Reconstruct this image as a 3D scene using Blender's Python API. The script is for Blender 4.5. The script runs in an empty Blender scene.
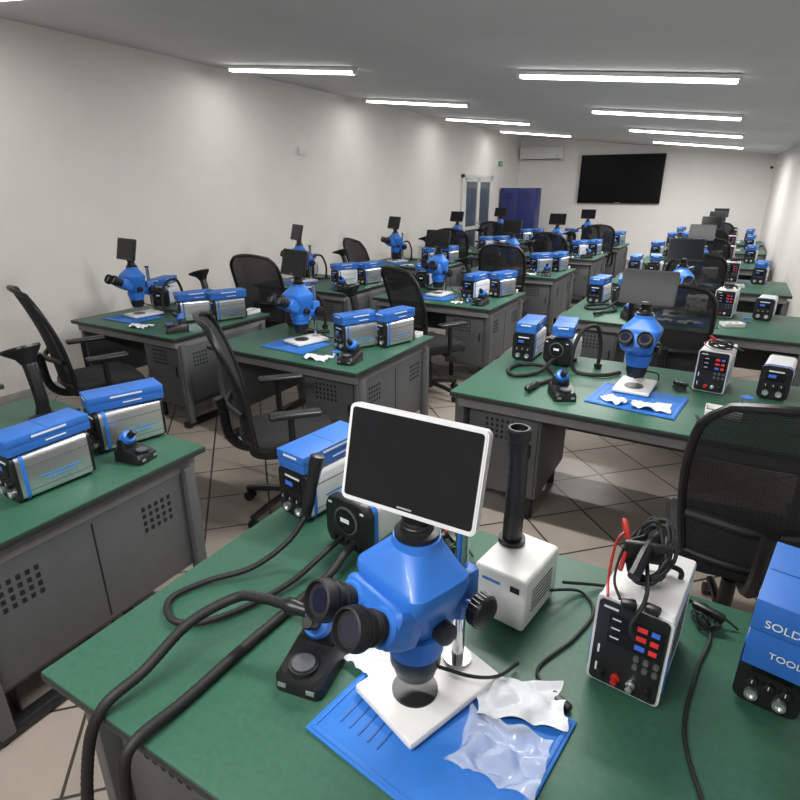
import bpy, bmesh, math, random
from mathutils import Vector as V, Matrix as M, Euler, noise
random.seed(7)
R = math.radians
scn = bpy.context.scene
try:
    scn.view_settings.view_transform = 'Standard'
    scn.view_settings.look = 'None'
    scn.view_settings.exposure = 0.0
except Exception as e:
    print(e)

# ------------------------------------------------------------ materials
def mat(name, col, rough=.5, metal=0., var=.06, scale=18., bump=0., emis=None, es=0., coat=0., alpha=1., spec=None, trans=0.):
    m = bpy.data.materials.new(name); m.use_nodes = True
    nt = m.node_tree; p = nt.nodes['Principled BSDF']
    p.inputs['Roughness'].default_value = rough
    p.inputs['Metallic'].default_value = metal
    p.inputs['Coat Weight'].default_value = coat
    p.inputs['Transmission Weight'].default_value = trans
    if spec is not None: p.inputs['Specular IOR Level'].default_value = spec
    tc = nt.nodes.new('ShaderNodeTexCoord')
    n = nt.nodes.new('ShaderNodeTexNoise'); n.inputs['Scale'].default_value = scale; n.inputs['Detail'].default_value = 4
    nt.links.new(tc.outputs['Object'], n.inputs['Vector'])
    cr = nt.nodes.new('ShaderNodeValToRGB')
    c0 = [max(0, c*(1-var)) for c in col]+[1]; c1 = [min(1, c*(1+var)) for c in col]+[1]
    cr.color_ramp.elements[0].color = c0; cr.color_ramp.elements[1].color = c1
    cr.color_ramp.elements[0].position = .3; cr.color_ramp.elements[1].position = .7
    nt.links.new(n.outputs['Fac'], cr.inputs['Fac'])
    nt.links.new(cr.outputs['Color'], p.inputs['Base Color'])
    if bump:
        b = nt.nodes.new('ShaderNodeBump'); b.inputs['Strength'].default_value = bump; b.inputs['Distance'].default_value = .005
        nt.links.new(n.outputs['Fac'], b.inputs['Height']); nt.links.new(b.outputs['Normal'], p.inputs['Normal'])
    if emis:
        p.inputs['Emission Color'].default_value = (*emis, 1); p.inputs['Emission Strength'].default_value = es
    p.inputs['Alpha'].default_value = alpha
    return m

WALL = mat('wall_paint', (.80,.77,.735), .9, var=.02, scale=3, bump=.03)
WALLB = mat('wall_paint_far', (.83,.815,.79), .9, var=.02, scale=3, bump=.03)
CEIL = mat('ceiling_paint', (.62,.62,.61), .9, var=.03, scale=2)
BASEB = mat('baseboard', (.35,.34,.33), .5)
GREEN = mat('esd_green_laminate', (.030,.105,.066), .45, var=.10, scale=60)
EDGE = mat('desk_edge_band', (.02,.028,.028), .5)
STEEL = mat('desk_steel_grey', (.105,.112,.118), .5, metal=.2, var=.05)
APRON = mat('desk_apron_grey', (.22,.225,.23), .5, metal=.1)
DARK = mat('slot_dark', (.008,.008,.009), .7)
BLK = mat('black_plastic', (.010,.010,.012), .38, var=.2)
RUB = mat('black_rubber', (.009,.009,.010), .62, var=.2, bump=.1)
FAB = mat('chair_fabric', (.010,.010,.012), .9, var=.3, scale=200, bump=.3)
BLUE = mat('blue_enamel', (.028,.165,.60), .42, var=.04, coat=.08)
BLUEC = mat('blue_carton', (.026,.145,.52), .5, var=.06)
BLUED = mat('blue_carton_dark', (.018,.09,.34), .5, var=.06)
MATB = mat('blue_silicone', (.022,.16,.55), .5, var=.05)
CABB = mat('cabinet_blue', (.018,.028,.15), .4, var=.05)
SILV = mat('brushed_aluminium', (.78,.79,.80), .30, metal=.9, var=.08, scale=8)
SILW = mat('silver_white_plastic', (.70,.71,.73), .3, var=.03)
WHT = mat('white_enamel', (.76,.76,.75), .35, var=.03)
CLO = mat('white_cloth', (.70,.73,.77), .7, var=.05, bump=.2)
BAG = mat('clear_plastic_bag', (.82,.86,.9), .15, var=.03, alpha=.42, coat=.4)
CHR = mat('chrome', (.75,.76,.78), .14, metal=1.)
SCR = mat('screen_glass', (.010,.011,.013), .22, var=.1, spec=.22)
TVM = mat('tv_screen', (.004,.004,.005), .35, var=.1, spec=.12)
RED = mat('red_display', (.5,.02,.02), .4, emis=(1,.05,.05), es=.25)
BLD = mat('blue_display', (.02,.06,.3), .4, emis=(.1,.25,1), es=.3)
REDP = mat('red_plastic', (.42,.02,.015), .4)
YEL = mat('yellow_plastic', (.6,.40,.03), .4)
TXT = mat('white_print', (.75,.78,.82), .5)
TXB = mat('blue_print', (.05,.22,.6), .5)
GLS = mat('door_glass', (.10,.12,.15), .08, var=.3, scale=2, coat=.5)
PCB = mat('pcb_green', (.02,.12,.06), .4, var=.4, scale=80)
TUBE = mat('lamp_diffuser', (.9,.9,.9), .5, emis=(1,.99,.97), es=9.)
LENS = mat('lens_glass', (.01,.012,.03), .05, coat=1.)

def mesh_mat():
    m = bpy.data.materials.new('chair_mesh_fabric'); m.use_nodes = True
    nt = m.node_tree; p = nt.nodes['Principled BSDF']
    p.inputs['Base Color'].default_value = (.012,.012,.014,1); p.inputs['Roughness'].default_value = .75
    tc = nt.nodes.new('ShaderNodeTexCoord'); w = nt.nodes.new('ShaderNodeTexWave')
    w.wave_type='BANDS'; w.bands_direction='Z'; w.inputs['Scale'].default_value = 38
    nt.links.new(tc.outputs['Object'], w.inputs['Vector'])
    mr = nt.nodes.new('ShaderNodeMapRange'); mr.inputs[3].default_value=.86; mr.inputs[4].default_value=1.
    nt.links.new(w.outputs['Fac'], mr.inputs[0]); nt.links.new(mr.outputs[0], p.inputs['Alpha'])
    return m
MESHF = mesh_mat()

def floor_mat():
    m = bpy.data.materials.new('floor_tiles'); m.use_nodes = True
    nt = m.node_tree; p = nt.nodes['Principled BSDF']
    tc = nt.nodes.new('ShaderNodeTexCoord'); mp = nt.nodes.new('ShaderNodeMapping')
    mp.inputs['Rotation'].default_value = (0,0,R(45))
    nt.links.new(tc.outputs['Object'], mp.inputs['Vector'])
    b = nt.nodes.new('ShaderNodeTexBrick'); b.offset = 0; b.squash = 1
    b.inputs['Scale'].default_value = 1; b.inputs['Brick Width'].default_value = .36; b.inputs['Row Height'].default_value = .36
    b.inputs['Mortar Size'].default_value = .006; b.inputs['Mortar Smooth'].default_value = .1
    b.inputs['Color1'].default_value = (.33,.285,.245,1); b.inputs['Color2'].default_value = (.38,.33,.285,1)
    b.inputs['Mortar'].default_value = (.05,.045,.04,1)
    nt.links.new(mp.outputs['Vector'], b.inputs['Vector'])
    n = nt.nodes.new('ShaderNodeTexNoise'); n.inputs['Scale'].default_value = 6; n.inputs['Detail'].default_value = 6
    nt.links.new(tc.outputs['Object'], n.inputs['Vector'])
    mx = nt.nodes.new('ShaderNodeMix'); mx.data_type='RGBA'; mx.blend_type='MULTIPLY'; mx.inputs[0].default_value=.3
    nt.links.new(b.outputs['Color'], mx.inputs[6]); nt.links.new(n.outputs['Fac'], mx.inputs[7])
    nt.links.new(mx.outputs[2], p.inputs['Base Color'])
    p.inputs['Roughness'].default_value = .38
    bp = nt.nodes.new('ShaderNodeBump'); bp.inputs['Strength'].default_value=.4; bp.inputs['Distance'].default_value=.003; bp.invert=True
    nt.links.new(b.outputs['Fac'], bp.inputs['Height']); nt.links.new(bp.outputs['Normal'], p.inputs['Normal'])
    return m
FLOOR = floor_mat()

# ------------------------------------------------------------ mesh builder
def catmull(pts, n=8):
    pts=[V(p) for p in pts]; out=[]
    P=[pts[0]*2-pts[1]]+pts+[pts[-1]*2-pts[-2]]
    for i in range(1,len(P)-2):
        p0,p1,p2,p3=P[i-1],P[i],P[i+1],P[i+2]
        for k in range(n):
            t=k/n
            out.append(.5*((2*p1)+(p2-p0)*t+(2*p0-5*p1+4*p2-p3)*t*t+(3*p1-p0-3*p2+p3)*t**3))
    out.append(pts[-1]); return out

def rr(w,h,r,n=5):
    o=[]
    for cx,cz,a0 in ((w/2-r,h/2-r,0),(-w/2+r,h/2-r,90),(-w/2+r,-h/2+r,180),(w/2-r,-h/2+r,270)):
        for k in range(n+1):
            a=R(a0+90*k/n); o.append((cx+r*math.cos(a),cz+r*math.sin(a)))
    return o

class B:
    def __init__(s): s.v=[];s.f=[];s.fm=[];s.mats=[];s.T=M.Identity(4)
    def mi(s,m):
        if m not in s.mats: s.mats.append(m)
        return s.mats.index(m)
    def raw(s,vs,fs,m):
        o=len(s.v); k=s.mi(m)
        s.v+= [tuple(s.T@V(v)) for v in vs]
        for f in fs: s.f.append([o+i for i in f]); s.fm.append(k)
    def box(s,c,size,m,rot=(0,0,0),bev=0,seg=2):
        bm=bmesh.new(); bmesh.ops.create_cube(bm,size=1)
        for v in bm.verts: v.co=V((v.co.x*size[0],v.co.y*size[1],v.co.z*size[2]))
        if bev: bmesh.ops.bevel(bm,geom=bm.edges[:],offset=min(bev,min(size)*.49),segments=seg,profile=.5,affect='EDGES')
        mt=M.Translation(c)@Euler([R(a) for a in rot]).to_matrix().to_4x4()
        bm.verts.index_update()
        s.raw([mt@v.co for v in bm.verts],[[v.index for v in f.verts] for f in bm.faces],m); bm.free()
    def loft(s,rings,m,cap=True,closed=False):
        n=len(rings[0]); vs=[p for r in rings for p in r]; fs=[]
        L=len(rings)
        for i in range(L if closed else L-1):
            j=(i+1)%L
            for k in range(n):
                fs.append((i*n+k,i*n+(k+1)%n,j*n+(k+1)%n,j*n+k))
        if cap and not closed:
            fs.append(tuple(reversed(range(n)))); fs.append(tuple((L-1)*n+k for k in range(n)))
        s.raw(vs,fs,m)
    def lathe(s,prof,m,o=(0,0,0),d=(0,0,1),seg=24):
        q=V(d).normalized().to_track_quat('Z','Y'); o=V(o)
        s.loft([[o+q@V((r*math.cos(2*math.pi*k/seg),r*math.sin(2*math.pi*k/seg),h)) for k in range(seg)] for r,h in prof],m)
    def cyl(s,a,b,r,m,r1=None,seg=20):
        a=V(a);b=V(b); s.lathe([(r,0),(r if r1 is None else r1,(b-a).length)],m,a,b-a,seg)
    def tube(s,pts,r,m,seg=8,n=8,rib=0,closed=False):
        P=catmull(pts,n) if n>1 else [V(p) for p in pts]
        rings=[]; up=V((0,0,1)); prev=None
        for i,p in enumerate(P):
            t=(P[min(i+1,len(P)-1)]-P[max(i-1,0)])
            if t.length<1e-7: t=V((0,0,1))
            t.normalize()
            if prev is None:
                a=t.cross(up)
                if a.length<.1: a=t.cross(V((1,0,0)))
            else: a=prev-t*prev.dot(t)
            a.normalize(); prev=a; b=t.cross(a)
            rad=r*(1+(rib if i%2 else -rib))
            rings.append([p+(a*math.cos(2*math.pi*k/seg)+b*math.sin(2*math.pi*k/seg))*rad for k in range(seg)])
        s.loft(rings,m)
    def ext(s,poly,y0,y1,m,cx=0,cz=0):
        s.loft([[V((x+cx,y0,z+cz)) for x,z in poly],[V((x+cx,y1,z+cz)) for x,z in poly]],m)
    def mesh(s,name,ang=35):
        me=bpy.data.meshes.new(name); me.from_pydata(s.v,[],s.f)
        for m in s.mats: me.materials.append(m)
        me.polygons.foreach_set('material_index',s.fm)
        bm=bmesh.new(); bm.from_mesh(me); bmesh.ops.recalc_face_normals(bm,faces=bm.faces); bm.to_mesh(me); bm.free()
        me.polygons.foreach_set('use_smooth',[True]*len(me.polygons))
        me.set_sharp_from_angle(angle=R(ang)); me.update()
        return me

def put(me,name,loc=(0,0,0),rz=0,parent=None,scale=1):
    o=bpy.data.objects.new(name,me); scn.collection.objects.link(o)
    o.location=loc; o.rotation_euler=(0,0,R(rz)); o.scale=(scale,)*3
    if parent: o.parent=parent
    return o

# ------------------------------------------------------------ room
YB,YF=-3.0,15.5; XL=-5.3
def xr(y): return 1.3-.0535*y
def zc(x): return 3.05-.10*(x+5.3)
def room(name,vs,m,out):
    b=B(); n=len(vs); o=V(out)
    vv=[V(v) for v in vs]+[V(v)+o for v in vs]
    fs=[tuple(range(n)),tuple(reversed(range(n,2*n)))]+[(i,(i+1)%n,(i+1)%n+n,i+n) for i in range(n)]
    b.raw(vv,fs,m); return put(b.mesh(name),name)
room('floor',[(XL,YB,0),(xr(YB),YB,0),(xr(YF),YF,0),(XL,YF,0)],FLOOR,(0,0,-.1))
room('ceiling',[(XL,YB,zc(XL)),(xr(YB),YB,zc(xr(YB))),(xr(YF),YF,zc(xr(YF))),(XL,YF,zc(XL))],CEIL,(0,0,.1))
room('wall_left',[(XL,YB,0),(XL,YF,0),(XL,YF,zc(XL)),(XL,YB,zc(XL))],WALL,(-.1,0,0))
room('wall_right',[(xr(YB),YB,0),(xr(YF),YF,0),(xr(YF),YF,zc(xr(YF))),(xr(YB),YB,zc(xr(YB)))],WALL,(.1,0,0))
room('wall_far',[(XL,YF,0),(xr(YF),YF,0),(xr(YF),YF,zc(xr(YF))),(XL,YF,zc(XL))],WALLB,(0,.1,0))
room('wall_back',[(XL,YB,0),(xr(YB),YB,0),(xr(YB),YB,zc(xr(YB))),(XL,YB,zc(XL))],WALL,(0,-.1,0))
b=B(); b.box((XL+.008,(YB+11.7)/2,.05),(.014,11.7-YB-.02,.1),BASEB,bev=.003); put(b.mesh('baseboard_left'),'baseboard_left')
b=B(); b.box(((XL+xr(YF))/2,YF-.008,.05),(xr(YF)-XL-.06,.014,.1),BASEB,bev=.003); put(b.mesh('baseboard_far'),'baseboard_far')

# ceiling strip lamps
def strip():
    b=B(); b.box((0,0,.012),(1.62,.075,.03),WHT,bev=.004)
    b.ext(rr(1.58,.03,.012,4),-.028,.028,TUBE,0,-.012)
    for s in (-1,1): b.box((s*.8,0,-.008),(.02,.07,.04),WHT,bev=.004)
    return b.mesh('strip_lamp')
SL=strip()
tilt=math.atan(.1)
for i,y in enumerate((-.4,2.3,5.0,7.65,10.3,13.1)):
    for xc in (-.96,-4.17):
        o=put(SL,'ceiling_strip_lamp',(xc,y,zc(xc)-.032)); o.rotation_euler=(0,tilt,0)
        ld=bpy.data.lights.new('strip_light','AREA'); ld.shape='RECTANGLE'; ld.size=1.55; ld.size_y=.06
        right=xc>-2
        ld.energy=(62 if right else 7)*(1.3 if i==5 else 1); ld.color=(1,.98,.95)
        l=bpy.data.objects.new('strip_light',ld); scn.collection.objects.link(l); l.parent=o; l.location=(0,0,-.045)

# TV
b=B(); b.box((0,0,0),(1.94,.05,1.12),BLK,bev=.008); b.box((0,-.026,.004),(1.91,.004,1.085),TVM); b.box((0,.04,0),(.5,.05,.4),BLK)
b.box((0,-.027,-.545),(.12,.003,.01),SILW)
put(b.mesh('television'),'television',(-2.70,YF-.068,2.0))
# air conditioner
b=B(); b.loft([[V((x,y,z)) for y,z in ((0,-.16),(-.16,-.16),(-.21,-.11),(-.22,.08),(-.19,.15),(0,.16))] for x in (-.55,.55)],WHT)
b.box((0,-.19,-.135),(1.0,.05,.006),DARK,rot=(25,0,0)); b.box((0,-.222,.02),(1.08,.004,.003),BASEB)
b.box((.42,-.222,-.06),(.07,.003,.02),BLD)
put(b.mesh('air_conditioner'),'air_conditioner',(-4.68,YF-.002,2.62))
# cabinet
b=B(); b.box((0,0,.92),(.9,.42,1.76),CABB,bev=.006); b.box((0,0,.02),(.86,.38,.04),BLK)
for s in (-1,1):
    b.box((s*.222,-.214,.93),(.43,.014,1.68),CABB,bev=.004); 
    for k in range(5): b.box((s*.222,-.223,1.55+k*.03),(.18,.003,.008),DARK)
b.box((.03,-.232,.95),(.02,.02,.14),CHR,bev=.004)
put(b.mesh('storage_cabinet'),'storage_cabinet',(-4.8,14.3,0))
# glazed double door on left wall
b=B(); DW,DH=1.7,2.08
b.box((.02,0,DH-.04),(.06,DW,.08),WHT,bev=.005)
for s in (-1,1):
    b.box((.02,s*(DW/2-.035),DH/2),(.06,.07,DH),WHT,bev=.005)
    c=s*.39
    for y,w in ((c-.35,.07),(c+.35,.07)): b.box((.03,y,DH/2-.04),(.05,w,DH-.09),WHT,bev=.004)
    for z in (.08,.95,DH-.12): b.box((.03,c,z),(.05,.72,.12 if z<.2 else .07),WHT,bev=.004)
    for z,h in ((.51,.8),(1.47,.96)): b.box((.028,c,z),(.012,.64,h),GLS)
    b.tube([(.07,s*.06,1.05),(.09,s*.06,1.05),(.09,s*.15,1.05)],.01,CHR,n=3)
put(b.mesh('door_1'),'door_1',(XL+.012,12.65,0))
b=B(); b.box((0,0,0),(.03,.3,.14),WHT,bev=.004); b.box((.016,0,0),(.003,.27,.11),mat('sign_green',(.02,.3,.1),.4)); b.box((.018,.04,0),(.002,.08,.04),TXT); put(b.mesh('exit_sign'),'exit_sign',(XL+.018,14.0,2.35))
b=B(); b.box((0,0,0),(.04,.14,.1),WHT,bev=.006); b.box((.021,0,0),(.004,.09,.06),SILW,bev=.002); b.cyl((.02,-.05,.03),(.024,-.05,.03),.005,BASEB); put(b.mesh('alarm_sensor'),'alarm_sensor',(XL+.023,6.5,2.27))
b=B(); b.box((0,0,0),(.03,.08,.08),WHT,bev=.004); b.tube([(-.01,0,0),(-.08,0,-.02),(-.1,-.02,-.05)],.012,WHT,n=4); b.cyl((-.1,.04,-.06),(-.12,-.12,-.09),.035,WHT); b.cyl((-.12,-.12,-.09),(-.122,-.13,-.092),.03,LENS)
put(b.mesh('security_camera'),'security_camera',(xr(14.5)-.02,14.5,2.28))

# ------------------------------------------------------------ workbench
DZ=.75; DD=1.05
def desk_mesh(w,d=DD,ped=1):
    b=B()
    b.box((0,0,.734),(w,d,.024),EDGE,bev=.003)
    b.box((0,0,.7475),(w-.004,d-.004,.005),GREEN,bev=.002)
    b.box((0,0,.69),(w-.07,d-.07,.062),APRON,bev=.004)
    for s in (-1,1):
        x=s*(w/2-.05)
        b.box((x,0,.43),(.03,d-.12,.46),STEEL,bev=.006)
        b.box((x+s*.018,-d/2+.09,.36),(.05,.05,.64),STEEL,bev=.006)
        b.box((x+s*.018,d/2-.09,.36),(.05,.05,.64),STEEL,bev=.006)
        b.box((x,0,.03),(.06,d-.08,.045),BLK,bev=.012)
        for yy in (-d/2+.08,d/2-.08): b.cyl((x,yy,0),(x,yy,.02),.025,RUB)
        for gy in (-.27,.27):
            for i in range(4):
                for j in range(5):
                    b.box((x+s*.0158,gy+(j-2)*.03,.53+i*.032-.04),(.002,.014,.018),DARK)
        b.box((x+s*.0155,0,.43),(.002,.006,.42),DARK)
    b.box((0,d/2-.1,.46),(w-.12,.02,.40),STEEL,bev=.004)
    for i in range(4):
        for j in range(9): b.box(((j-4)*.04,d/2-.0885,.5+i*.03),(.026,.002,.010),DARK)
    px=ped*(w/2-.05-.24)
    b.box((px,-.12,.40),(.42,.6,.5),STEEL,bev=.006)
    b.box((px,-.425,.40),(.39,.014,.47),STEEL,bev=.004); b.box((px+.16,-.435,.45),(.012,.012,.08),BLK,bev=.003)
    for i in range(4):
        for j in range(6):
            b.box((px+(j-2.5)*.03-.02,-.4325,.50+i*.032),(.014,.002,.018),DARK)
    for sx in (-1,1):
        for sy in (-.36,.12): b.cyl((px+sx*.16,sy-.0,.0),(px+sx*.16,sy,.15),.022,BLK)
    return b.mesh('workbench')
DA=desk_mesh(1.29); DC=desk_mesh(1.84,ped=-1); DC5=desk_mesh(1.72,ped=-1)

# ------------------------------------------------------------ office chair (faces +Y, back on -Y side)
def chair_mesh(arms=True):
    b=B()
    for k in range(5):
        a=R(72*k+18); d=V((math.cos(a),math.sin(a),0))
        b.tube([V((0,0,.12)),d*.15+V((0,0,.105)),d*.30+V((0,0,.075))],.019,BLK,seg=8,n=4)
        e=d*.29; t=V((-d.y,d.x,0))
        b.cyl(e-t*.025+V((0,0,.029)),e-t*.006+V((0,0,.029)),.028,RUB,seg=14); b.cyl(e+t*.006+V((0,0,.029)),e+t*.025+V((0,0,.029)),.028,RUB,seg=14)
        b.cyl(e+V((0,0,.03)),e+V((0,0,.08)),.01,BLK,seg=8)
    b.lathe([(.04,.08),(.035,.14),(.028,.15),(.028,.3),(.016,.3),(.016,.42)],BLK)
    b.box((0,0,.42),(.24,.26,.04),BLK,bev=.015)
    rings=[]
    for z,sc in ((.435,.9),(.445,1.),(.485,1.02),(.51,.97),(.518,.8)):
        rings.append([V((x*sc,y*sc+.02,z-(.02 if y>.2 else 0)*1.0)) for x,y in rr(.50,.48,.12,6)])
    b.loft(rings,FAB)
    def bp(u,v):
        hw=(.215+.05*math.sin(math.pi*min(1,v*1.05)*.75))
        if v>.82: hw*=math.sqrt(max(.0,1-((v-.82)/.18)**2*.45))
        x=u*hw
        y=-.245-.16*v+.055*u*u+.03*math.sin(v*math.pi)
        z=.51+.65*v-.03*u*u*(v**3)
        return V((x,y,z))
    nu,nv=10,14
    vs=[bp(-1+2*i/nu,j/nv) for j in range(nv+1) for i in range(nu+1)]
    fs=[(j*(nu+1)+i,j*(nu+1)+i+1,(j+1)*(nu+1)+i+1,(j+1)*(nu+1)+i) for j in range(nv) for i in range(nu)]
    b.raw(vs,fs,MESHF)
    per=[bp(-1,j/nv) for j in range(nv)]+[bp(-1+2*i/nu,1) for i in range(nu)]+[bp(1,1-j/nv) for j in range(nv)]+[bp(1-2*i/nu,0) for i in range(nu+1)]
    b.tube(per,.015,BLK,seg=8,n=1)
    b.tube([bp(-.95,.28)+V((0,-.02,0)),bp(0,.28)+V((0,-.035,0)),bp(.95,.28)+V((0,-.02,0))],.018,BLK,n=5)
    b.tube([(0,-.05,.42),(0,-.22,.42),(0,-.31,.5),(0,-.33,.66),(0,-.345,.72)],.026,BLK,n=5)
    if arms:
        for s in (-1,1):
            b.tube([(s*.2,0,.43),(s*.29,0,.44),(s*.305,-.01,.52),(s*.3,-.01,.68)],.018,BLK,n=5)
            b.box((s*.3,.01,.70),(.075,.26,.03),BLK,bev=.014,seg=3)
    return b.mesh('office_chair')
CH=chair_mesh(); CHN=chair_mesh(False)

# ------------------------------------------------------------ microscope
def scope_mesh(myaw=0,mw=.30,bezel=None,mh=.185,mz=0):
    bezel=bezel or BLK
    b=B()
    b.box((0,.04,.011),(.19,.27,.022),WHT,bev=.009); b.cyl((0,0,.022),(0,0,.026),.05,BLK,seg=28)
    b.cyl((0,.13,.02),(0,.13,.03),.032,CHR); b.cyl((0,.13,.02),(0,.13,.40),.0145,CHR); b.cyl((0,.13,.40),(0,.13,.41),.018,BLK)
    b.box((0,.125,.225),(.07,.06,.12),BLUE,bev=.012); b.box((0,.075,.205),(.065,.10,.055),BLUE,bev=.012)
    for s in (-1,1):
        b.cyl((s*.03,.12,.215),(s*.06,.12,.215),.018,CHR)
        b.lathe([(.030,0),(.036,.004),(.036,.026),(.032,.032),(.022,.034)],BLK,(s*.055,.12,.215),(s,0,0),24)
        for k in range(24):
            a=2*math.pi*k/24; b.box((s*.070,.12+.036*math.cos(a),.215+.036*math.sin(a)),(.022,.003,.003),BLK)
    b.lathe([(.034,.078),(.044,.080),(.047,.095),(.054,.11),(.054,.138),(.048,.140),(.048,.155)],BLK)
    b.lathe([(.0,.082),(.030,.082),(.031,.0775)],LENS)
    b.lathe([(.05,.140),(.058,.143),(.060,.170),(.066,.173),(.068,.205),(.060,.210)],BLUE,seg=32)
    rings=[]
    for z,hw,hd,yo,e in ((.195,.056,.056,0,1),(.215,.060,.060,0,1),(.232,.066,.064,0,.8),(.27,.080,.070,-.004,.6),(.305,.092,.076,-.010,.42),(.335,.099,.079,-.012,.36),(.350,.097,.077,-.012,.36),(.358,.089,.071,-.012,.38),(.392,.058,.052,-.004,.6),(.402,.051,.047,0,.9),(.418,.048,.046,0,1)):
        ring=[]
        for k in range(40):
            a=2*math.pi*k/40; c,s_=math.cos(a),math.sin(a)
            ring.append(V((hw*abs(c)**e*(1 if c>=0 else -1),yo+hd*abs(s_)**e*(1 if s_>=0 else -1),z)))
        rings.append(ring)
    b.loft(rings,BLUE)
    b.lathe([(.042,.414),(.044,.418),(.044,.428),(.033,.432),(.030,.45),(.027,.452),(.027,.50),(.022,.505)],BLK,seg=28)
    for z in (.437,.462,.478): b.lathe([(.031,z),(.0325,z+.002),(.0325,z+.006),(.031,z+.008)],BLK,seg=28)
    T0=b.T.copy()
    dr=V((0,-math.cos(R(28)),math.sin(R(28))))
    b.T=T0@M.Translation((0,-.070,.275))@M.Rotation(R(62),4,'X')
    b.loft([[V((x,z,h)) for x,z in rr(w,d,r,5)] for h,w,d,r in ((-.02,.15,.09,.018),(.02,.165,.088,.018),(.055,.165,.080,.018),(.062,.155,.07,.02))],BLUE)
    b.T=T0
    for s in (-1,1):
        o=V((s*.047,-.115,.293))
        b.lathe([(.037,-.03),(.038,.014),(.033,.020)],BLUE,o,dr,28)
        b.lathe([(.028,.0),(.028,.03),(.031,.032),(.031,.045),(.029,.047),(.029,.060),(.038,.065),(.0395,.080),(.037,.098),(.033,.100),(.031,.090),(.0,.088)],RUB,o,dr,28)
        b.lathe([(.0,.089),(.023,.0895),(.024,.0888)],LENS,o,dr,24)
        for q in (.036,.041,.071,.076): b.lathe([(.0305,q),(.0405 if q>.05 else .033,q+.001),(.0405 if q>.05 else .033,q+.003),(.0305,q+.004)],BLK,o,dr,28)
    for s in (-1,1):
        b.lathe([(.015,0),(.023,.004),(.023,.024),(.018,.030),(.0,.031)],BLK,(s*.068,.0,.235),(s,0,0),20)
    b.tube([(.05,.02,.11),(.10,.07,.09),(.10,.16,.03),(.09,.24,.006)],.004,RUB,seg=6,n=6)
    T1=T0@M.Translation((0,0,.492+mz))@M.Rotation(R(myaw),4,'Z')
    b.T=T1
    b.tube([(0,0,-mz),(0,.015,.03),(0,.01,.06)],.014,BLK,n=4); b.box((0,.0,.06),(.07,.02,.07),BLK,bev=.006)
    b.T=T1@M.Translation((0,-.022,.07))@M.Rotation(R(-14),4,'X')
    b.ext(rr(mw,mh,.012,4),-.008,.010,bezel); b.ext(rr(mw-.006,mh-.006,.010,4),-.0092,-.007,bezel)
    b.ext(rr(mw-.014,mh-.016,.006,3),-.0104,-.008,SCR,0,.001)
    b.ext(rr(mw-.03,mh-.018,.012,4),.008,.018,BLK)
    b.box((0,-.0108,-mh/2+.014),(.03,.0008,.003),BASEB)
    b.T=T0
    return b.mesh('stereo_microscope')
SC0=scope_mesh(0,.27,mh=.175); SCF=scope_mesh(20,.276,SILW,.186,.012)

# ------------------------------------------------------------ instruments
def station_mesh(shell):
    b=B(); w,d,h=.135,.28,.17
    b.ext(rr(w,h,.022,5),-d/2+.012,d/2-.008,shell,0,h/2+.008)
    b.ext(rr(w+.006,h+.006,.025,5),-d/2,-d/2+.014,BLK,0,h/2+.008)
    b.ext(rr(w+.004,h+.004,.024,5),d/2-.01,d/2,BLK,0,h/2+.008)
    b.ext(rr(w+.007,h+.007,.026,5),-d/2+.03,-d/2+.042,BLUE,0,h/2+.008)
    for s in (-1,1):
        b.box((s*(w/2+.0004),.02,.075),(.001,.15,.006),TXB); b.box((s*(w/2+.0004),.02,.060),(.001,.11,.004),TXB)
        for z in (.04,.13): b.box((s*(w/2),.01,z),(.002,.24,.0025),STEEL)
        for y in (-.1,.1): b.cyl((s*.045,y,0),(s*.045,y,.012),.012,RUB,seg=10)
    f=-d/2
    b.box((0,f-.001,.125),(.085,.004,.045),SCR,bev=.001); b.box((-.015,f-.0035,.128),(.035,.001,.016),BLD)
    for x in (-.035,0,.035):
        b.lathe([(.014,0),(.013,.014),(.009,.016)],BLK,(x,f,.075),(0,-1,0),16); b.box((x,f-.0165,.081),(.002,.001,.01),TXT)
    for x in (-.03,.03): b.lathe([(.015,0),(.015,.012),(.009,.012),(.009,.006)],SILV,(x,f,.036),(0,-1,0),16)
    b.box((0,f-.0008,.154),(.07,.001,.007),TXT)
    return b.mesh('soldering_station')
ST_S=station_mesh(SILV); ST_W=station_mesh(SILW)

def rework_mesh():
    b=B(); w,d,h=.175,.22,.165
    b.ext(rr(w-.01,h-.01,.035,6),-d/2+.02,d/2,SILW,0,h/2+.008)
    b.loft([[V((x*s,y,z*s+h/2+.008)) for x,z in rr(w,h,.04,6)] for y,s in ((-d/2+.03,1),(-d/2+.008,1.01),(-d/2,.96))],BLK)
    b.ext(rr(w-.004,h-.004,.037,6),-d/2+.03,-d/2+.05,BLUE,0,h/2+.008)
    f=-d/2
    b.lathe([(.046,0),(.046,.004),(.041,.005)],STEEL,(0,f+.001,.105),(0,-1,0),32)
    b.lathe([(.040,0),(.040,.0065),(.0,.0065)],SCR,(0,f,.105),(0,-1,0),32); b.box((0,f-.007,.108),(.035,.001,.014),TXT)
    for x in (-.05,0,.05): b.lathe([(.012,0),(.011,.012),(.0,.013)],BLK,(x,f,.035),(0,-1,0),16)
    for x in (-.065,.065): b.box((x,f-.001,.15),(.014,.002,.006),TXT)
    for s in (-1,1):
        for y in (-.07,.08): b.cyl((s*.06,y,0),(s*.06,y,.02),.012,RUB,seg=10)
    b.tube([(-.05,0,h+.0),(-.05,0,h+.02),(.05,0,h+.02),(.05,0,h+.0)],.007,BLK,n=4)
    return b.mesh('rework_station')
RW=rework_mesh()

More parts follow.
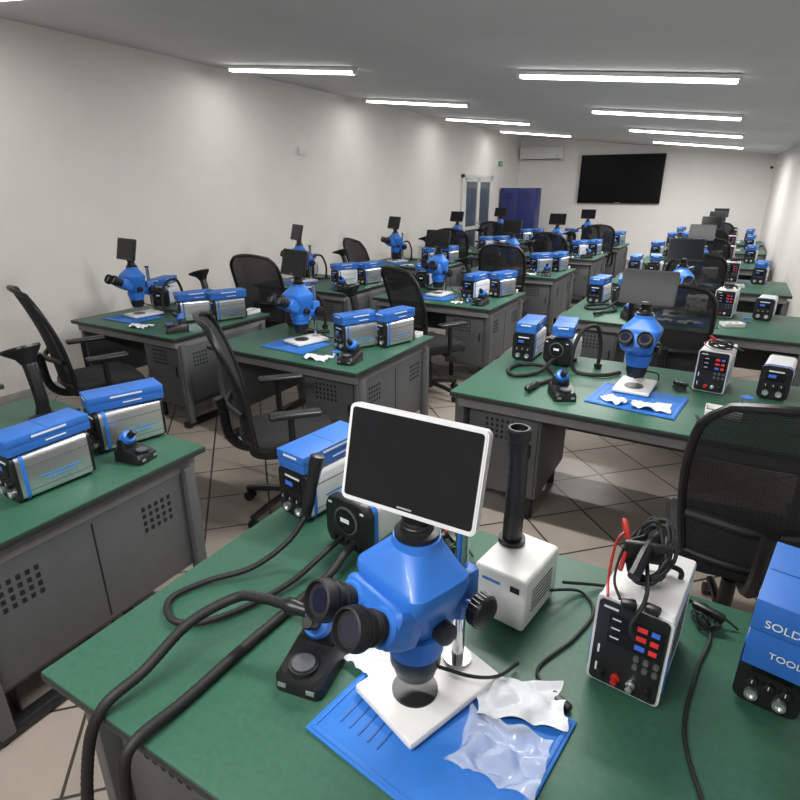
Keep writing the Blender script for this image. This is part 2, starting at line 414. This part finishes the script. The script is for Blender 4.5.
def psu_mesh():
    b=B(); w,d,h=.150,.25,.225
    b.box((0,.005,h/2+.008),(w,d-.012,h),WHT,bev=.008)
    b.ext(rr(w+.004,h+.004,.012,4),-d/2-.004,-d/2+.012,SILW,0,h/2+.008)
    b.ext(rr(w-.008,h-.008,.010,4),-d/2-.008,-d/2,BLK,0,h/2+.008)
    f=-d/2-.008
    b.box((.01,f-.001,.165),(.11,.002,.075),SCR)
    for i,(c1,c2) in enumerate(((RED,BLD),(RED,RED),(BLD,RED))):
        b.box((.022,f-.003,.192-i*.024),(.020,.002,.011),c1); b.box((.048,f-.003,.192-i*.024),(.016,.002,.011),c2)
        b.box((-.03,f-.003,.192-i*.024),(.018,.001,.003),TXT)
    b.box((-.045,f-.001,.215),(.03,.001,.005),TXT)
    for i in range(3):
        for j in range(2): b.lathe([(.0065,0),(.006,.008),(0,.009)],STEEL,(.02+.020*i,f,.115-.022*j),(0,-1,0),12)
    for z,c in ((.10,TXT),(.05,TXT)): b.box((-.058,f-.001,z),(.004,.001,.022),c)
    for x,m in ((-.045,BLK),(-.014,REDP),(.018,SILV),(.05,BLK)):
        b.lathe([(.010,0),(.010,.006),(.007,.007),(.007,.02),(.0,.021)],m,(x,f,.04),(0,-1,0),14)
    for s in (-1,1):
        for k in range(8): b.box((s*(w/2+.0003),.0,.06+k*.016),(.001,.14,.006),STEEL)
        b.box((s*(w/2-.001),-.118,.09),(.012,.02,.10),BLUE,bev=.004)
        b.box((s*.055,-.08,.004),(.03,.03,.008),RUB); b.box((s*.055,.09,.004),(.03,.03,.008),RUB)
    b.tube([(-.055,.03,h+.005),(-.055,.03,h+.022),(-.04,.03,h+.03),(.04,.03,h+.03),(.055,.03,h+.022),(.055,.03,h+.005)],.006,BLK,n=4)
    return b.mesh('bench_power_supply')
PS=psu_mesh()

def hood(b,e,k=1.):
    q=[[e+V((x*sx*k-ox,y*sy*k,z0+(x*sx)*.35)) for x,y in rr(2,2,.8,5)] for sx,sy,z0,ox in ((.026,.026,0,0),(.035,.04,.03,.01),(.065,.06,.05,.03),(.085,.07,.062,.045),(.085,.07,.072,.05))]
    b.loft(q,BLK)
def fume_mesh(hh,lean=.10,hd=True,w=.19,px=-.05):
    b=B(); d,h=.20,.15
    b.box((0,0,h/2+.006),(w,d,h),WHT,bev=.010,seg=3)
    for k in range(6): b.box((w/2+.0003,0,.05+k*.012),(.001,.12,.005),STEEL)
    b.box((w*.3,-d/2-.001,.125),(.025,.002,.016),BLK); b.box((-w*.15,-d/2-.001,.125),(.05,.001,.008),TXB)
    b.cyl((px,.04,h),(px,.04,h+.02),.036,BLK,seg=24)
    p=[(px,.04,h+.01),(px,.04,h+.08),(px-lean*.3,.04,h+.08+(hh-h-.1)*.5),(px-lean*.7,.03,hh-.03)]
    b.tube(p,.026,BLK,seg=16,n=10,rib=.03)
    e=V(p[-1])
    if hd: hood(b,e)
    else: b.lathe([(.027,0),(.031,.006),(.031,.03),(.027,.034),(.022,.034),(.022,.02)],BLK,e)
    for sx in (-.05,.05):
        for sy in (-.07,.07): b.cyl((sx,sy,0),(sx,sy,.01),.012,RUB,seg=10)
    return b.mesh('fume_extractor')
FU=fume_mesh(.36); FUT=fume_mesh(.49,.0,False,.145,-.04)
def fume_arm():
    b=B(); b.lathe([(.07,0),(.07,.012),(.045,.02),(.034,.03),(.034,.05)],BLK,seg=28)
    p=[(0,0,.03),(0.005,0,.10),(-.01,0,.19),(-.03,0,.27)]
    b.tube(p,.029,BLK,seg=16,n=8,rib=.03); hood(b,V(p[-1]),1.1)
    return b.mesh('fume_extraction_arm')
FA=fume_arm()

def stand_mesh():
    b=B()
    b.loft([[V((x,y,z+(0.02*(y>0) if z>.02 else 0))) for x,y in rr(w,d,.02,4)] for z,w,d in ((0,.12,.17),(.03,.118,.168),(.045,.10,.15))],BLK)
    b.cyl((-.0,-.045,.04),(-.0,-.045,.056),.034,BLK,seg=24); b.cyl((0,-.045,.05),(0,-.045,.059),.026,STEEL,seg=24)
    b.loft([[V((x,y+.045,z)) for x,y in rr(w,d,.018,4)] for z,w,d in ((.05,.095,.06),(.085,.085,.055),(.105,.075,.05))],BLK)
    d=V((0,-.75,.66)).normalized()
    b.lathe([(.034,-.02),(.036,.006),(.030,.018),(.016,.022)],BLUE,V((0,.03,.105)),d,24)
    o=V((0,.018,.115)); b.lathe([(.014,0),(.017,.01),(.016,.02),(.017,.04),(.012,.05)],BLK,o,d,18)
    for s in (-1,1): b.box((s*.035,-.085,.02),(.02,.004,.01),SILV)
    return b.mesh('soldering_iron_stand')
SS=stand_mesh()

def carton(w,d,h,name='product_box'):
    b=B(); b.box((0,0,h*.48),(w,d,h*.96),BLUEC,bev=.002)
    b.box((0,0,h*.78),(w+.003,d+.003,h*.44),BLUEC,bev=.002)
    for s in (-1,1):
        b.box((s*(w/2+.0017),0,h*.80),(.0006,d*.42,h*.12),TXT); b.box((s*(w/2+.0004),0.02,h*.3),(.0006,d*.25,h*.08),TXT)
    if h<.1: b.box((0,-d/2-.0018,h*.8),(w*.5,.0006,h*.13),TXT)
    b.box((0,0,h+.0006),(w*.96,.003,.0006),BLUED); b.box((0,0,h*.56),(w+.0032,d+.0032,.002),BLUED)
    return b.mesh(name)
BX=carton(.125,.30,.062); BXF=carton(.17,.24,.155)

def mat_mesh(w=.44,d=.36):
    b=B(); b.box((0,0,.003),(w,d,.006),MATB,bev=.003)
    for s in (-1,1): b.box((s*(w/2-.012),0,.0065),(.01,d-.02,.004),MATB,bev=.002)
    b.box((0,d/2-.012,.0065),(w-.02,.01,.004),MATB,bev=.002); b.box((0,-d/2+.012,.0065),(w-.02,.01,.004),MATB,bev=.002)
    for i in range(5): b.box((-w/2+.05+i*.025,0,.0065),(.004,d*.7,.003),BLUED)
    return b.mesh('silicone_repair_mat')
MT=mat_mesh()

def cloth_mesh(seed,w=.16,d=.12,h=.03,m=None,name='cleaning_cloth',fr=4):
    b=B(); n=34; vs=[]
    for j in range(n+1):
        for i in range(n+1):
            u,v=i/n-.5,j/n-.5
            q=V((u*fr+seed,v*fr,seed)); z=h*abs(noise.noise(q))*1.5+h*.15*abs(noise.noise(q*2.2))+.001
            e=1-.35*abs(noise.noise(V((u*2.2,v*2.2,seed+9))))
            vs.append((u*w*e,v*d*e,z))
    fs=[(j*(n+1)+i,j*(n+1)+i+1,(j+1)*(n+1)+i+1,(j+1)*(n+1)+i) for j in range(n) for i in range(n)]
    b.raw(vs,fs,m or CLO); return b.mesh(name,80)
CL=[cloth_mesh(3.1,.14,.10,.022,fr=2.5),cloth_mesh(8.7,.19,.12,.025,fr=2.5)]
PB=[cloth_mesh(5.2,.18,.14,.035,BAG,'plastic_bag',3)]

def cable_mesh(seed,r=.0035,size=.06,n=26,red=True):
    rnd=random.Random(seed); b=B(); pts=[]
    for k in range(n):
        a=k*1.25; rad=size*(.5+.5*rnd.random())
        pts.append((rad*math.cos(a)*.8,rad*math.sin(a),r+.004+.045*rnd.random()*(k/n)))
    pts.append((size*1.3,-size*.6,r+.001))
    b.tube(pts,r,RUB,seg=6,n=6)
    b.box((0,0,.035),(.02,.08,.02),BLK,rot=(0,0,40),bev=.006)
    if red:
        b.tube([(-.03,.04,.05),(-.05,.06,.02),(-.07,.03,.012),(-.06,-.02,.008)],.003,REDP,seg=6,n=6); b.box((-.03,.03,.045),(.012,.05,.014),REDP,rot=(20,0,30),bev=.004)
    return b.mesh('power_cable')
CB=[cable_mesh(1),cable_mesh(5,.004,.08),cable_mesh(9,.003,.05,red=False)]

def bundle_mesh():
    b=B(); rnd=random.Random(4); pts=[]
    for k in range(60):
        a=k*2*math.pi/8; f=k/60
        rx=.038*(.7+.5*rnd.random()); ry=.082*(.7+.42*rnd.random())
        pts.append((rx*math.cos(a)+.012*f,ry*math.sin(a)*.8+.01,.05+.038*math.sin(a)+.022*rnd.random()+.012*math.cos(a)))
    pts.append((.01,-.10,.03)); pts.append((-.01,-.145,-.02)); pts.append((.0,-.15,-.05))
    b.tube(pts,.0045,RUB,seg=7,n=5)
    b.tube([(-.02,-.085,.05),(.0,0,.075),(.02,.085,.055)],.013,BLK,seg=8,n=4)
    b.box((.0,0,.062),(.10,.018,.05),BLK,rot=(0,0,10),bev=.008)
    b.box((.035,.07,.07),(.028,.05,.022),BLK,rot=(10,0,-20),bev=.007)
    for s,c in ((-1,REDP),(1,RUB)):
        b.tube([(s*.02-.03,.03,.085),(-.055+s*.01,.0,.07),(-.062+s*.006,-.06,.02),(-.05+s*.012,-.11,.006)],.0032,c,seg=6,n=6)
    b.box((-.05,.035,.085),(.012,.055,.016),REDP,rot=(25,0,20),bev=.004); b.box((-.045,-.03,.045),(.010,.045,.013),REDP,rot=(40,0,-10),bev=.004)
    b.box((-.02,-.125,.012),(.03,.02,.016),BLK,rot=(0,0,15),bev=.004); b.box((.025,-.12,.0105),(.03,.02,.016),BLK,rot=(0,0,-15),bev=.004)
    return b.mesh('power_cable')
CBF=bundle_mesh()

def hose_generic():
    b=B()
    b.tube([(0,0,.05),(-.02,-.08,.06),(-.08,-.2,.016),(-.2,-.3,.013),(-.26,-.2,.013),(-.2,-.06,.013),(-.05,-.12,.03),(.02,-.25,.014),(-.05,-.42,.014)],.0115,RUB,seg=10,n=16,rib=.06)
    b.lathe([(.010,0),(.016,.01),(.018,.05),(.014,.10),(.019,.12),(.019,.14),(.008,.15)],BLK,V((-.05,-.41,.018)),V((-.25,-1,.05)),16)
    return b.mesh('hot_air_hose')
HG=hose_generic()
def hose_arch():
    b=B()
    b.tube([(0,0,.015),(.0,.0,.15),(-.05,-.03,.27),(-.15,-.06,.25),(-.2,-.08,.12),(-.18,-.1,.016),(-.05,-.18,.014),(.08,-.14,.014)],.012,RUB,seg=10,n=14,rib=.06)
    b.lathe([(.02,0),(.024,.01),(.024,.03)],BLK,(0,0,0),(0,0,1),16)
    return b.mesh('hot_air_hose')
HA=hose_arch()

def fixture_mesh():
    b=B(); b.box((0,0,.01),(.18,.12,.018),SILV,bev=.003); b.box((0,0,.028),(.10,.07,.003),PCB)
    for s in (-1,1):
        b.box((s*.06,0,.03),(.02,.1,.024),BLK,bev=.003); b.cyl((s*.06,0,.03),(s*.12,0,.03),.006,CHR,seg=10); b.cyl((s*.12,0,.03),(s*.14,0,.03),.012,BLK,seg=14)
    for i in range(4): b.box((-.03+i*.02,.01*(i%2),.032),(.012,.012,.004),BLK)
    return b.mesh('circuit_board_holder')
FX=fixture_mesh()
def spool_mesh():
    b=B(); b.lathe([(.03,0),(.03,.004),(.014,.005),(.014,.035),(.03,.036),(.03,.040)],BLUE); b.lathe([(.014,.006),(.024,.007),(.024,.033),(.014,.034)],CHR)
    return b.mesh('solder_spool')
SP=spool_mesh()
def driver_mesh():
    b=B(); b.lathe([(.006,0),(.009,.01),(.008,.05),(.010,.075),(.005,.085)],BLK,(0,-.05,.0105),(0,1,0),12); b.lathe([(.0025,.08),(.0025,.16),(.001,.165)],CHR,(0,-.05,.0105),(0,1,0),8)
    b.lathe([(.010,.012),(.0103,.014),(.0103,.02),(.010,.022)],YEL,(0,-.05,.0105),(0,1,0),12)
    return b.mesh('screwdriver')
DR=driver_mesh()
def tweez_mesh():
    b=B()
    for s in (-1,1): b.loft([[V((s*(x0)+dx,y,z)) for dx,z in ((-w,.002),(w,.002),(w,.004),(-w,.004))] for y,x0,w in ((-.06,.0015,.0008),(.0,.006,.004),(.045,.004,.004),(.06,.0015,.003))],CHR)
    return b.mesh('tweezers')
TW=tweez_mesh()
def tray_mesh():
    b=B(); b.box((0,0,.004),(.16,.10,.006),WHT,bev=.002)
    for s in (-1,1): b.box((s*.078,0,.018),(.004,.10,.03),WHT,bev=.001); b.box((0,s*.048,.018),(.156,.004,.03),WHT,bev=.001)
    for x in (-.026,.026): b.box((x,0,.016),(.003,.094,.022),WHT)
    for x,y,m in ((-.05,.01,PCB),(0,-.01,BLK),(.05,.012,SILV)): b.box((x,y,.011),(.03,.04,.006),m,rot=(0,0,20))
    return b.mesh('parts_tray')
TR=tray_mesh()

# ------------------------------------------------------------ layout
Z=DZ+.0015
rows=[.44,2.66,4.85,7.05,9.25,11.45]
j=lambda a: random.uniform(-a,a)
def stn(x,y,rz,me,box=True,rb=0,bm=BX):
    put(me,'soldering_station',(x,y,Z),rz)
    if box: put(bm,'product_box',(x,y+.005,Z+.1835),rz+rb)

def desk_small(x0,y0,k,col):
    cx=x0+.645
    put(DA,'workbench',(cx,y0+DD/2,0))
    if col=='B' and k==0:
        stn(-2.08,y0+.52,-2,ST_S,True,3); stn(-2.17,y0+.92,-14,ST_S,True,-6)
        put(SC0,'stereo_microscope',(-2.82,y0+.36,Z+.009),-10); put(MT,'silicone_repair_mat',(-2.80,y0+.34,Z))
        put(FA,'fume_extraction_arm',(-2.76,y0+.88,Z),0)
        put(FX,'circuit_board_holder',(-2.54,y0+.95,Z),25,scale=1.15); put(FX,'circuit_board_holder',(-2.46,y0+.76,Z),-15)
        put(CB[1],'power_cable',(-2.34,y0+.70,Z),30); put(CB[0],'power_cable',(-2.34,y0+.96,Z),80)
        put(CB[1],'power_cable',(-2.56,y0+.60,Z),130); put(CB[2],'power_cable',(-2.30,y0+.52,Z),10)
        put(SS,'soldering_iron_stand',(-1.99,y0+.82,Z),100,scale=.85)
        return
    sx=x0+(.40 if col=='A' else .56)
    rz=j(12)-(18 if col=='A' else 4)
    put(MT,'silicone_repair_mat',(sx,y0+.32,Z),j(4),scale=.9)
    put(SC0,'stereo_microscope',(sx,y0+.38,Z+.009),rz)
    stn(x0+.95+j(.02),y0+.50+j(.03),-20+j(12),ST_S if k%2 else ST_W,True,j(10))
    stn(x0+1.13,y0+.72+j(.03),-14+j(8),ST_S,True,j(8))
    put(FA,'fume_extraction_arm',(x0+.70,y0+.88,Z),j(10))
    put(HA,'hot_air_hose',(x0+.42,y0+.84,Z),40+j(40))
    put(SS,'soldering_iron_stand',(x0+1.12,y0+.18,Z),j(50))
    put(CL[k%2],'cleaning_cloth',(sx+.33,y0+.14,Z),j(60))
    put(RW,'rework_station',(x0+.15,y0+.85,Z),20+j(10)); put(BX,'product_box',(x0+.15,y0+.86,Z+.198),30+j(20))
    put(CB[(k+1)%3],'power_cable',(x0+.75,y0+.64,Z),j(90)); put(SP,'solder_spool',(x0+.98,y0+.22,Z))
    put(DR,'screwdriver',(x0+.90,y0+.30,Z),j(40)); put(TR,'parts_tray',(x0+1.13,y0+.965,Z),90 if col=='A' else 0)

def desk_wide(y0,k,w,me):
    x0=-1.22
    put(me,'workbench',(x0+w/2,y0+DD/2,0))
    o=0 if w>1.8 else -.08
    if k==0: return
    stn(-1.06,y0+.90,-4+j(4),ST_W,True,j(5)); put(RW,'rework_station',(-.83,y0+.86,Z),-5+j(6)); put(BX,'product_box',(-.83,y0+.88,Z+.198),8)
    put(MT,'silicone_repair_mat',(-.30,y0+.36,Z),-6); put(SC0,'stereo_microscope',(-.34,y0+.50,Z+.009),2+j(8))
    put(CL[1],'cleaning_cloth',(-.22,y0+.26,Z+.010),20+j(30)); put(CL[0],'cleaning_cloth',(-.40,y0+.27,Z+.0105),j(60))
    put(PS,'bench_power_supply',(.03+o,y0+.80,Z),-4+j(5)); put(CB[k%3],'power_cable',(.03+o,y0+.73,Z+.2405),j(60))
    stn(.33+o,y0+.86,-8,ST_W,k>2)
    put(HG,'hot_air_hose',(-.83,y0+.73,Z),j(10))
    put(HA,'hot_air_hose',(-.60,y0+.84,Z),j(20)+20)
    put(SS,'soldering_iron_stand',(-.66,y0+.22,Z),30)
    put(TR,'parts_tray',(.10+o,y0+.35,Z),j(30)); put(TW,'tweezers',(.0+o,y0+.22,Z),j(40)); put(SP,'solder_spool',(.20+o,y0+.58,Z)); put(CB[(k+1)%3],'power_cable',(-.12,y0+.66,Z),j(60))
    if k>1: put(FU,'fume_extractor',(-.20+.0,y0+.90,Z),0,scale=.9)

for k,y0 in enumerate(rows):
    desk_small(-4.77,y0,k,'A'); desk_small(-3.13,y0,k,'B')
for k,y0 in enumerate(rows+[13.3]):
    desk_wide(y0,k,1.84 if k<4 else 1.72,DC if k<4 else DC5)

# chairs
chairs=[(-3.86,2.28,-20,1),(-2.02,2.22,-42,1),(.225,2.30,8,0),
        (-4.1,4.45,10,0),(-2.22,4.38,-28,1),(-.30,4.62,0,0),
        (-4.1,6.45,-25,1),(-2.35,6.7,5,0),(-.35,6.75,12,0),
        (-4.05,8.8,15,1),(-2.3,8.75,-10,0),(-.3,8.9,0,1),
        (-4.1,11.0,0,0),(-2.2,11.0,15,1),(-.3,11.05,-12,0),(-.35,12.95,5,0),
        (-4.1,-.02,10,0),(-2.45,-.05,0,0)]
for x,y,r,a in chairs: put(CH if a else CHN,'office_chair',(x,y,0),r,scale=1.03)

# ------------------------------------------------------------ foreground bench
y0=rows[0]
stn(-1.105,y0+.94,-10,ST_W,True,2)
put(RW,'rework_station',(-.855,y0+.85,Z),-8)
put(MT,'silicone_repair_mat',(-.35,y0+.34,Z),-8)
put(SCF,'stereo_microscope',(-.43,y0+.37,Z+.009),-20)
put(CL[0],'cleaning_cloth',(-.565,y0+.43,Z+.0105),80)
put(CL[1],'cleaning_cloth',(-.225,y0+.47,Z+.0105),20)
put(PB[0],'plastic_bag',(-.22,y0+.33,Z+.0105),0)
put(FUT,'fume_extractor',(-.345,y0+.775,Z),-8)
put(PS,'bench_power_supply',(-.03,y0+.74,Z),-6)
put(CBF,'power_cable',(-.045,y0+.72,Z+.2405),4)
put(SS,'soldering_iron_stand',(-.675,y0+.33,Z),10)
put(ST_W,'soldering_station',(.245,y0+.84,Z),-8,scale=.86)
bx=put(BXF,'product_box',(.265,y0+.76,Z+.158),-10)
put(TW,'tweezers',(.10,y0+.30,Z),30)
put(CB[2],'power_cable',(.11,y0+.95,Z),30)
put(CB[0],'power_cable',(-.60,y0+.92,Z),10)
put(CB[2],'power_cable',(-.50,y0+.80,Z),100)
def text(body,size,par,loc,rot):
    cu=bpy.data.curves.new('lettering','FONT'); cu.body=body; cu.size=size; cu.extrude=.0003; cu.align_x='CENTER'; cu.materials.append(TXT)
    t=bpy.data.objects.new('lettering',cu); scn.collection.objects.link(t); t.parent=par; t.location=loc; t.rotation_euler=[R(a) for a in rot]
text('SOLDERING',.024,bx,(0,-.123,.10),(90,0,0)); text('TOOL KIT',.020,bx,(0,-.123,.035),(90,0,0))
# hoses
b=B()
b.tube([(-.78,.80,.865),(-.84,.785,.87),(-.90,.76,.865),(-.955,.66,.84),(-.965,.54,.80),(-.985,.445,.768),(-1.0,.40,.66),(-1.0,.37,.45),(-.9,.36,.25)],.0125,RUB,seg=12,n=22,rib=.05)
b.lathe([(.012,0),(.019,.01),(.020,.03),(.016,.045),(.018,.07),(.017,.11),(.021,.115),(.021,.135),(.012,.14)],BLK,V((-.785,.80,.865)),V((.13,.03,-.01)),20)
put(b.mesh('hot_air_hose'),'hot_air_hose')
b=B()
b.tube([(-.83,1.16,.80),(-.825,1.10,.80),(-.82,1.02,.785),(-.84,.918,.7655),(-.85,.741,.7655),(-.853,.548,.7655),(-.86,.43,.766),(-.86,.395,.70),(-.85,.38,.5),(-.8,.37,.3)],.0125,RUB,seg=12,n=18,rib=.04)
put(b.mesh('hot_air_hose'),'hot_air_hose')
b=B()
b.tube([(-.965,1.115,.885),(-.99,1.05,.82),(-1.04,.95,.775),(-1.12,.85,.763),(-1.15,.75,.762),(-1.08,.70,.762),(-1.0,.74,.762),(-.94,.86,.762),(-.90,.97,.775),(-.88,1.10,.80),(-.88,1.17,.80)],.0085,RUB,seg=10,n=14,rib=.03)
b.lathe([(.010,0),(.016,.01),(.019,.05),(.016,.09),(.019,.14),(.022,.16),(.022,.19),(.012,.195)],BLK,V((-.967,1.112,.883)),V((.02,.045,.18)),20)
put(b.mesh('soldering_handpiece'),'soldering_handpiece')
b=B()
b.tube([(-.24,1.30,.80),(-.14,1.40,.757),(0.06,1.46,.756),(.12,1.35,.756),(.10,1.2,.756),(.09,1.0,.756),(.16,.8,.756)],.0045,RUB,seg=8,n=12)
put(b.mesh('power_cable'),'power_cable')
b=B()
b.tube([(-.27,1.26,.79),(-.20,1.34,.757),(-.15,1.28,.756),(-.17,1.16,.756),(-.22,1.02,.756),(-.16,.96,.756)],.004,RUB,seg=8,n=12)
b.box((-.15,.955,.7605),(.05,.02,.016),BLK,rot=(0,0,-25),bev=.004)
put(b.mesh('power_cable'),'power_cable')

# ------------------------------------------------------------ world + camera
w=bpy.data.worlds.new('world'); scn.world=w; w.use_nodes=True
w.node_tree.nodes['Background'].inputs[0].default_value=(.5,.55,.6,1); w.node_tree.nodes['Background'].inputs[1].default_value=.2
cd=bpy.data.cameras.new('camera'); cam=bpy.data.objects.new('camera',cd); scn.collection.objects.link(cam)
cd.sensor_width=36; cd.sensor_fit='HORIZONTAL'; cd.lens=560/800*36; cd.clip_start=.02
cam.location=(0,0,1.8); cam.rotation_euler=(R(90-20.74),0,R(30))
scn.camera=cam
